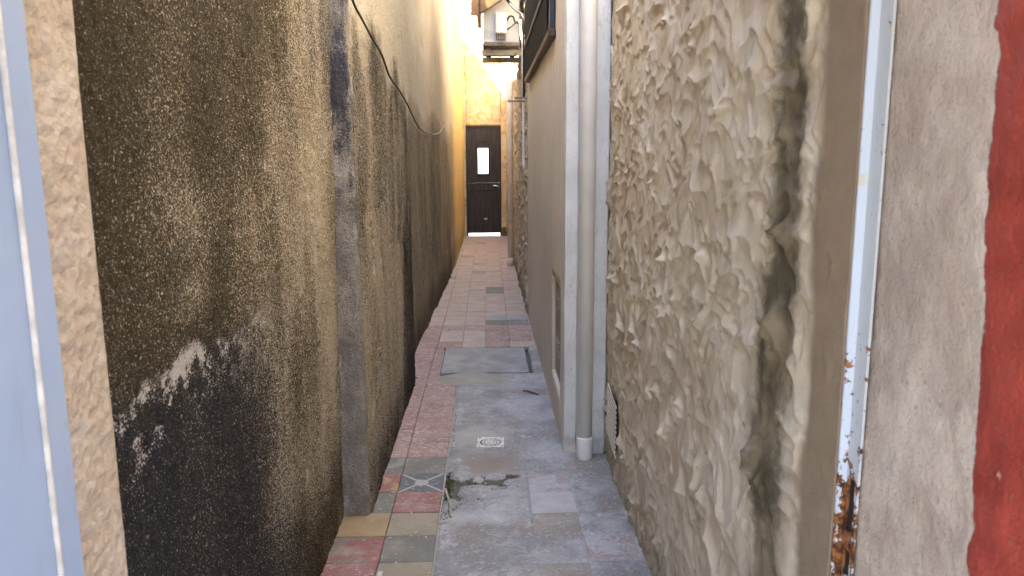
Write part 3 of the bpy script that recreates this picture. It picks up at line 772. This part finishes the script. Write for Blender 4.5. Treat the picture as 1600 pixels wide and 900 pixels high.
Xs = seq((.246, .350, .02)); Zs = seq((.0, 3.38, .04)); A, B = np.meshgrid(Xs, Zs, indexing='ij')
relief('shaft', Xs, Zs, np.stack([A, YE - .024 - (fbm(A * 9, B * 5, 333) - .5) * .01, B], -1), (0, .02, 0), M['peel'], parent=yl)
# bright yard beyond the door
tag(box('yard_wall', -4, 4, 19.0, 19.2, -.075, 2.4, M['yard'], None, 0), 'whitewashed wall of the yard seen through the door window', 'wall')

# ------------------------------------------------------------------ gate opening
Ys = seq((.30, 1.193, .006)); Zs = seq((-.07, 2.0, .008), (2.0, 4.6, .3))
YY, ZZ = np.meshgrid(Ys, Zs, indexing='ij')
h = (fbm(YY * 6, ZZ * 6, 400) - .5) * .014 + (fbm(YY * 40, ZZ * 40, 404) - .5) * .005
h = h + .003 * sst(.915, .905, YY + (fbm(YY * 9, ZZ * 9, 408) - .5) * .06) * (fbm(YY * 45, ZZ * 20, 409))
h = h * sst(1.195, 1.15, YY)
rj = alley_wall('gate_wall', Ys, Zs, lambda y: .600 + 0 * y, -1, h, 1.6, M['facade'])
tag(rj, 'bare cement gate reveal with dark red painted edge beside the rusty frame', 'wall')
Ys = seq((.30, .85, .02), (.85, 1.152, .0042)); Zs = seq((-.07, .6, .05), (.6, 1.8, .0042), (1.8, 4.6, .2))
YY, ZZ = np.meshgrid(Ys, Zs, indexing='ij')
h = (fbm(YY * 75, ZZ * 75, 420, 3) - .5) * .014 * sst(1.155, 1.14, YY) + (fbm(YY * 3, ZZ * 2, 426) - .5) * .006
lj = alley_wall('gate_jamb', Ys, Zs, lambda y: -.582 + 0 * y, 1, h, 1.6, M['jamb'])
tag(lj, 'lumpy cream rendered jamb between the blue gate leaf and black wall', 'wall')
# rusty L-shaped frame with strike slots
fr = empty('steel_gatepost', (.595, 1.18, -.07)); tag(fr, 'white painted steel gatepost with rust and strike slots', 'gatepost')
def plate_with_holes(name, x0, x1, y0, y1, z0, z1, holes, mat, parent):
    bm = bmesh.new(); zc = z0
    ym = y0 + (y1 - y0) * .22; yM = y0 + (y1 - y0) * .80
    for (a, b) in holes:
        bx(bm, x0, x1, y0, y1, zc, a); bx(bm, x0, x1, y0, ym, a, b); bx(bm, x0, x1, yM, y1, a, b); zc = b
    bx(bm, x0, x1, y0, y1, zc, z1)
    bmesh.ops.remove_doubles(bm, verts=bm.verts, dist=1e-5)
    dup = {}
    for f in list(bm.faces):
        key = tuple(sorted(v.index for v in f.verts)) if False else tuple(sorted((round(v.co.x, 5), round(v.co.y, 5), round(v.co.z, 5)) for v in f.verts))
        dup.setdefault(key, []).append(f)
    kill = [f for fs in dup.values() if len(fs) > 1 for f in fs]
    bmesh.ops.delete(bm, geom=kill, context='FACES_ONLY')
    return obj(name, bm, mat, parent, loc=((x0 + x1) / 2, (y0 + y1) / 2, z0))
plate_with_holes('strike_leg', .5905, .5945, 1.148, 1.1865, -.07, 2.4, [(.755, .80), (.835, .925)], mat_rust_paint('gate_paint_shaded', (.50, .53, .55)), fr)  # greyer copy of the paint: weaker light on this leg put into its colour
box('stop_leg', .5765, .598, 1.1868, 1.1928, -.07, 2.4, M['frame'], fr, .001)
for z in (.778, .88): box('lock_pocket', .5947, .5985, 1.155, 1.18, z - .05, z + .05, M['pit'], fr, 0)
# blue gate leaf, folded open towards the street
lf = empty('gate_leaf', (-.56, .98, -.04)); tag(lf, 'pale blue enamelled steel gate leaf standing open against the cream jamb', 'gate')
box('sheet', -.570, -.5655, .28, .945, -.03, 2.35, M['leaf'], lf, .001)
box('edge_channel', -.570, -.5605, .9452, .995, -.04, 2.36, M['leaf'], lf, .002)
bm = bmesh.new(); tube(bm, [Vector((-.5622, .9425, -.03)), Vector((-.5622, .9425, 2.35))], .0042, 8); obj('edge_bead', bm, M['debris'], lf, True)
box('edge_channel', -.570, -.5605, .23, .2795, -.04, 2.36, M['leaf'], lf, .002)

# ================================================================== THINGS ON THE FLOOR
ic = box('inspection_cover', -.335, .266, 5.055, 5.738, -.035, -.002, M['slab'], None, .004)
tag(ic, 'flat cement inspection cover set in the alley floor', 'cover')
# mortar smear in front of the cover
def blob(name, cx, cy, a, b, z, hgt, mat, seed, n=40):
    bm = bmesh.new(); rr = random.Random(seed); ph = [rr.uniform(0, 6.28) for _ in range(5)]
    rings = []
    for q, (s, zz) in enumerate(((1.0, 0), (.93, .65), (.75, 1.0))):
        rings.append([bm.verts.new((cx + a * s * math.cos(t) * (1 + .13 * math.sin(2 * t + ph[0]) + .07 * math.sin(5 * t + ph[1])), cy + b * s * math.sin(t) * (1 + .14 * math.sin(3 * t + ph[2])), z + hgt * zz)) for t in [2 * math.pi * k / n for k in range(n)]])
    c = bm.verts.new((cx, cy, z + hgt * 1.02))
    for A, B in zip(rings, rings[1:]):
        for k in range(n): bm.faces.new((A[k], A[(k + 1) % n], B[(k + 1) % n], B[k]))
    for k in range(n): bm.faces.new((rings[-1][k], rings[-1][(k + 1) % n], c))
    return obj(name, bm, mat, None, True, loc=(cx, cy, z))
tag(blob('mortar_smear', -.11, 4.90, .25, .155, -.012, .020, mat_simple('tan_mortar', (.36, .33, .27), .8, .12, 6, .002, 50, dirt_or_glint=(.42, .41, .40), dscale=4), 4), 'tan mortar smear sealing the front edge of the inspection cover', 'mortar')
# drain grate
dg = empty('floor_drain', (0, 3.74, 0)); dg.rotation_euler = (0, 0, R_(-1.5)); tag(dg, 'small square pale metal drain grate in the cement floor', 'drain')
def ring(bm, r0, r1, z0, z1, n=32, a0=0, a1=2 * math.pi, close=True):
    k = n if close else n + 1
    pts = []
    for i in range(k):
        t = a0 + (a1 - a0) * i / n; c, s = math.cos(t), math.sin(t)
        pts.append([bm.verts.new((r * c, r * s, z)) for r, z in ((r0, z0), (r1, z0), (r1, z1), (r0, z1))])
    m = n if close else n
    for i in range(m):
        A, B = pts[i], pts[(i + 1) % k]
        for q in range(4): bm.faces.new((A[q], A[(q + 1) % 4], B[(q + 1) % 4], B[q]))
def local(name, bm, mat, parent):
    bmesh.ops.recalc_face_normals(bm, faces=bm.faces); me = bpy.data.meshes.new(name); bm.to_mesh(me); bm.free(); me.materials.append(mat)
    return link(bpy.data.objects.new(name, me), parent)
bm = bmesh.new(); hs = .068; n = 32
inn = []; outr = []; inb = []; outb = []
for i in range(n):
    t = 2 * math.pi * i / n + math.pi / 4 * 0; c, s = math.cos(t), math.sin(t); q = hs / max(abs(c), abs(s))
    inn.append(bm.verts.new((.056 * c, .056 * s, .007))); outr.append(bm.verts.new((q * c, q * s, .007)))
    inb.append(bm.verts.new((.056 * c, .056 * s, .001))); outb.append(bm.verts.new((q * c, q * s, -.004)))
for i in range(n):
    j = (i + 1) % n
    for A, B in ((inn, outr), (outr, outb), (inb, inn)): bm.faces.new((A[i], A[j], B[j], B[i]))
local('rim_plate', bm, M['metal'], dg)
bm = bmesh.new(); bmesh.ops.create_circle(bm, cap_ends=True, segments=32, radius=.0575); bmesh.ops.translate(bm, vec=(0, 0, .0035), verts=bm.verts); local('pit', bm, M['pit'], dg)
for r0, r1 in ((.0, .012), (.0235, .029), (.039, .0445)):
    bm = bmesh.new(); ring(bm, max(r0, .0005), r1, .004, .0072); local('ring', bm, M['metal'], dg)
for i in range(12):
    t = 2 * math.pi * (i + .5) / 12; bm = bmesh.new(); bx(bm, .010, .057, -.0024, .0024, .0038, .0068)
    bmesh.ops.rotate(bm, cent=(0, 0, 0), matrix=Matrix.Rotation(t, 3, 'Z'), verts=bm.verts); local('spoke', bm, M['metal'], dg)
for sx in (-1, 1):
    for sy in (-1, 1):
        bm = bmesh.new(); bmesh.ops.create_circle(bm, cap_ends=True, segments=10, radius=.0055); bmesh.ops.translate(bm, vec=(.056 * sx, .056 * sy, .0078), verts=bm.verts); local('screw_hole', bm, M['pit'], dg)
# twigs
tag(tube_obj('twig', [(.204, 4.605, .006), (.24, 4.575, .010), (.297, 4.52, .006)], lambda t: .0055 - .003 * abs(t - .6), M['twig'], None, 6), 'thin dark twig lying on the cement behind the drain', 'twig')
tag(tube_obj('cane', [(-.200, 3.185, .006), (-.192, 3.13, .013), (-.176, 3.04, .012), (-.166, 2.95, .009), (-.166, 2.925, .006)], .0058, M['twigp'], None, 7), 'pale bent cane lying along the broken tile edge', 'stick')
tag(box('paint_chip', -.402, -.385, 2.39, 2.52, .0022, .0062, M['debris'], None, .001), 'white sliver lying in the joint between red and beige tiles', 'chip')
# crumbs of plaster on the floor
bm = bmesh.new(); rr = random.Random(3)
for i in range(260):
    y = rr.choice([rr.uniform(2.4, 4.2), rr.uniform(2.4, 5.7)]); side = rr.random()
    x = -.47 + rr.expovariate(9) if side < .5 else (.54 - rr.expovariate(9) if side < .8 else rr.uniform(-.4, .4))
    if x > .33 and y > 3.5 or abs(x) > .53 or (-.36 < x < .3 and 5.0 < y): continue
    s = rr.uniform(.0015, .0045); v = bmesh.ops.create_icosphere(bm, subdivisions=1, radius=s)['verts']
    bmesh.ops.scale(bm, vec=(rr.uniform(.7, 1.6), rr.uniform(.7, 1.6), .6), verts=v); bmesh.ops.translate(bm, vec=(x, y, .003 + s * .3), verts=v)
tag(obj('crumbs', bm, M['debris']), 'scattered crumbs of pale plaster on the alley floor', 'debris', kind='stuff')
# moss
bm = bmesh.new()
def tuft(x, y, z, s):
    for k in range(4):
        t = rr.uniform(0, 6.28); l = s * rr.uniform(.6, 1.3); a = Vector((math.cos(t), math.sin(t), 0)); b = Vector((-a.y, a.x, 0))
        o = Vector((x, y, z)); v = [bm.verts.new(o + b * s * .35), bm.verts.new(o - b * s * .35), bm.verts.new(o + a * l * .6 + Vector((0, 0, l)))]
        bm.faces.new(v)
def scat(cx, cy, a, b, n, s=.005, z=-.012):
    for _ in range(n):
        x = cx + a * max(-1.7, min(1.7, rr.gauss(0, 1))); y = cy + b * max(-1.7, min(1.7, rr.gauss(0, 1)))
        if x < -.206 or fbm(np.array(x * 40), np.array(y * 40), 77, 2) < .45: continue
        tuft(x, y, z + rr.uniform(0, .006), s * rr.uniform(.6, 1.3))
scat(-.188, 3.40, .014, .07, 900); scat(-.185, 3.2, .012, .06, 500); scat(-.12, 3.27, .03, .012, 120); scat(.06, 3.34, .05, .02, 160, .004, z=-.012); scat(-.03, 3.245, .05, .008, 80, .004, z=-.012)
scat(-.185, 2.95, .012, .08, 220, z=-.006); scat(.02, 3.17, .05, .008, 150, .004, -.006); scat(-.195, 4.0, .006, .25, 260, .004, -.004); scat(-.05, 3.09, .06, .006, 160, .004, -.004)
tag(obj('moss', bm, M['moss']), 'dark green moss growing in the broken cement edge', 'moss', kind='stuff')

# ================================================================== THINGS ON THE WALLS
# cable on the left wall
cb = empty('hanging_cable', (-.49, 3.0, 2.0)); tag(cb, 'thin black cable sagging across the left wall, bare wire end', 'cable')
tube_obj('sheath', [(-.482, 2.80, 2.06), (-.484, 2.97, 2.0), (-.476, 3.093, 1.968), (-.474, 3.35, 1.93), (-.472, 3.598, 1.902), (-.470, 3.85, 1.83), (-.468, 4.2, 1.80), (-.466, 4.5, 1.765), (-.464, 4.78, 1.72), (-.50, 5.4, 1.70), (-.52, 5.95, 1.668), (-.515, 6.5, 1.645), (-.500, 7.0, 1.648)], .0048, M['cable'], cb, 8, 5)
tube_obj('bare_end', [(-.500, 7.0, 1.648), (-.49, 7.35, 1.65), (-.475, 7.7, 1.675), (-.46, 7.95, 1.72), (-.455, 8.1, 1.76)], .0034, M['wire'], cb, 6, 5)

# barred window
wd = empty('barred_window', (.35, 5.5, 2.07)); tag(wd, 'dark barred window high on the cream wall with brown sill', 'window')
wy0, wy1, wz0, wz1 = 4.22, 6.72, 2.105, 3.35
box('sill', .322, .361, wy0 - .05, wy1 + .05, 2.062, 2.104, M['sill'], wd, .004)
box('stile', .332, .3595, wy0 - .03, wy0 + .035, wz0, wz1, M['winb'], wd); box('stile', .332, .3595, wy1 - .035, wy1 + .03, wz0, wz1, M['win'], wd)
box('mullion', .336, .3595, 5.43, 5.49, wz0, wz1 - .051, M['win'], wd); box('head', .332, .3595, wy0 + .036, wy1 - .036, wz1 - .05, wz1, M['win'], wd)
box('rail', .336, .3595, wy0 + .036, 5.429, wz0, wz0 + .05, M['win'], wd); box('rail', .336, .3595, 5.491, wy1 - .036, wz0, wz0 + .05, M['win'], wd)
box('pane', .343, .349, wy0 + .036, 5.429, wz0 + .0505, wz1 - .051, M['dglass'], wd, 0); box('pane', .343, .349, 5.491, wy1 - .036, wz0 + .0505, wz1 - .051, M['dglass'], wd, 0)
bm0 = bmesh.new(); tube(bm0, [Vector((0, 0, 0)), Vector((0, 0, wz1 - wz0 - .01))], .008, 8)
barm = bpy.data.meshes.new('bar'); bm0.to_mesh(barm); bm0.free(); barm.materials.append(M['bars'])
for i in range(19):
    y = wy0 + .12 + i * (wy1 - wy0 - .2) / 18
    o = bpy.data.objects.new('bar', barm); link(o, wd); o.location = Vector((.326, y, wz0 - .002)) - wd.location
for z in (2.32, 2.85): box('cross_bar', .3125, .3175, wy0 - .02, wy1 + .02, z, z + .03, M['bars'], wd, .001)
for y in (wy0 + .0, wy1): 
    for z in (2.335, 2.865): box('bar_anchor', .3177, .3595, y - .008, y + .008, z - .008, z + .008, M['bars'], wd, 0)

# air conditioner
ac = empty('air_conditioner', (.14, 7.85, 2.47)); tag(ac, 'off white air conditioner unit on wall brackets under the awning', 'air conditioner')
box('casing', -.030, .305, 7.46, 8.26, 2.485, 3.02, M['ac'], ac, .012)
for i in range(7): box('rib', -.022 + i * .017, -.016 + i * .017, 7.4535, 7.462, 2.53, 2.98, M['ac'], ac, .001)
vc = box('valve_cover', .083, .190, 7.405, 7.4595, 2.565, 2.755, M['ac'], ac, .010)
for i in range(5): box('valve_slat', .088 + i * .02, .100 + i * .02, 7.42, 7.4595, 2.515, 2.562, M['acgrime'], vc, .001)
box('base_pan', -.034, .309, 7.452, 8.268, 2.462, 2.4848, M['acgrime'], ac, .003)
for y in (7.58, 8.16):
    for x in (.02, .26): box('foot', x - .025, x + .025, y - .03, y + .03, 2.4425, 2.4615, M['acgrime'], ac, .002)
for i, pts in enumerate(([(.19, 7.43, 2.60), (.235, 7.40, 2.63), (.275, 7.42, 2.665), (.315, 7.43, 2.67)], [(.19, 7.43, 2.68), (.215, 7.40, 2.715), (.25, 7.40, 2.71), (.265, 7.42, 2.67), (.315, 7.435, 2.66)])):
    tube_obj('refrigerant_hose', pts, .008, M['cable'], ac)
for i, y in enumerate((7.58, 8.16)):
    br = empty('wall_bracket', (.34, y, 2.4)); tag(br, ('cream steel bracket under the front foot of the air conditioner', 'cream steel bracket under the back foot of the air conditioner')[i], 'bracket', 'air conditioner brackets')
    box('arm', -.045, .340, y - .018, y + .018, 2.390, 2.442, M['arm'], br, .003)
    box('wall_plate', .326, .352, y - .02, y + .02, 2.22, 2.4515, M['arm'], br, .003)
    bm = bmesh.new(); tube(bm, [Vector((.335, y, 2.24)), Vector((.12, y, 2.392))], .010, 6); obj('strut', bm, M['arm'], br) if False else bm.free()
# conduits
cd = empty('conduit', (.33, 7.2, 1.9)); tag(cd, 'grey conduit running down the wall from the air conditioner', 'conduit')
tube_obj('elbow', [(.300, 7.40, 2.665), (.325, 7.40, 2.672), (.334, 7.36, 2.66)], .020, M['pvc'], cd, 12)
tube_obj('lagged_pipe', [(.195, 7.40, 2.86), (.235, 7.36, 2.80), (.29, 7.28, 2.735), (.325, 7.2, 2.69), (.335, 7.16, 2.60), (.336, 7.15, 2.45), (.336, 7.15, 2.2), (.334, 7.14, 2.06), (.332, 7.13, 1.97)], lambda t: .014, M['cable'], cd, 8)
tube_obj('drain_hose', [(.318, 7.42, 2.65), (.322, 7.40, 2.55), (.328, 7.30, 2.48), (.330, 7.24, 2.42), (.331, 7.22, 2.2), (.330, 7.20, 1.95), (.331, 7.2, 1.5), (.331, 7.2, 1.32)], .011, M['pvc'], cd, 8)
for i, (y, x0) in enumerate(((6.78, .235), (7.17, .185))):
    b = box('pipe_bracket', x0, .345, y - .008, y + .008, 1.930, 1.947, M['acgrime'], None, .002)
    tag(b, ('short steel bracket arm on the cream wall below the window corner', 'short steel bracket arm clasping the conduit foot')[i], 'bracket', 'old bracket arms')
# awning over the unit
aw = empty('wooden_awning', (.15, 7.9, 2.95)); tag(aw, 'brown wooden awning sloping over the air conditioner', 'awning')
bm = bmesh.new()
def prism(bm, poly, y0, y1):
    a = [bm.verts.new((x, y0, z)) for x, z in poly]; b = [bm.verts.new((x, y1, z)) for x, z in poly]; n = len(poly)
    for i in range(n): bm.faces.new((a[i], a[(i + 1) % n], b[(i + 1) % n], b[i]))
    bm.faces.new(a); bm.faces.new(b)
prism(bm, [(-.052, 2.742), (-.052, 3.05), (.352, 3.25), (.352, 3.00)], 7.36, 7.39); obj('gable_board', bm, M['wood'], aw)
bm = bmesh.new(); prism(bm, [(-.052, 2.729), (-.052, 2.7415), (.352, 2.9995), (.352, 2.985)], 7.352, 7.398); obj('edge_strip', bm, M['wdark'], aw)
bm = bmesh.new(); prism(bm, [(-.052, 3.052), (-.052, 3.08), (.352, 3.28), (.352, 3.252)], 7.37, 8.6); obj('roof_board', bm, M['wood'], aw)
bm = bmesh.new(); bx(bm, -.135, -.056, 7.34, 7.375, 2.715, 3.06, .003, Matrix.Rotation(R_(2), 3, 'Y')); obj('fascia_end', bm, M['wood'], aw)
box('corner_post', -.0705, -.0525, 7.338, 7.372, 2.725, 3.06, M['wdark'], aw, .002)
box('fascia', -.090, -.0530, 7.376, 8.6, 2.80, 3.08, M['wood'], aw, .003)
# far slim pipe
fp = empty('far_downpipe', (.293, 10.2, 0)); tag(fp, 'slim cream downpipe standing off the far stucco wall', 'pipe')
bm = bmesh.new(); lathe(bm, [(.040, .006), (.040, 2.0), (.040, 4.3)], .293, 10.2, 20); obj('pipe', bm, M['pvcf'], fp, True)
bm = bmesh.new(); lathe(bm, [(.046, .004), (.046, .09), (.0405, .10)], .293, 10.2, 20); obj('foot_socket', bm, M['pvcf'], fp, True)
for z in (.9, 2.1, 3.3): box('pipe_clip', .30, .36, 10.19, 10.21, z, z + .025, M['pvcf'], fp, .002)
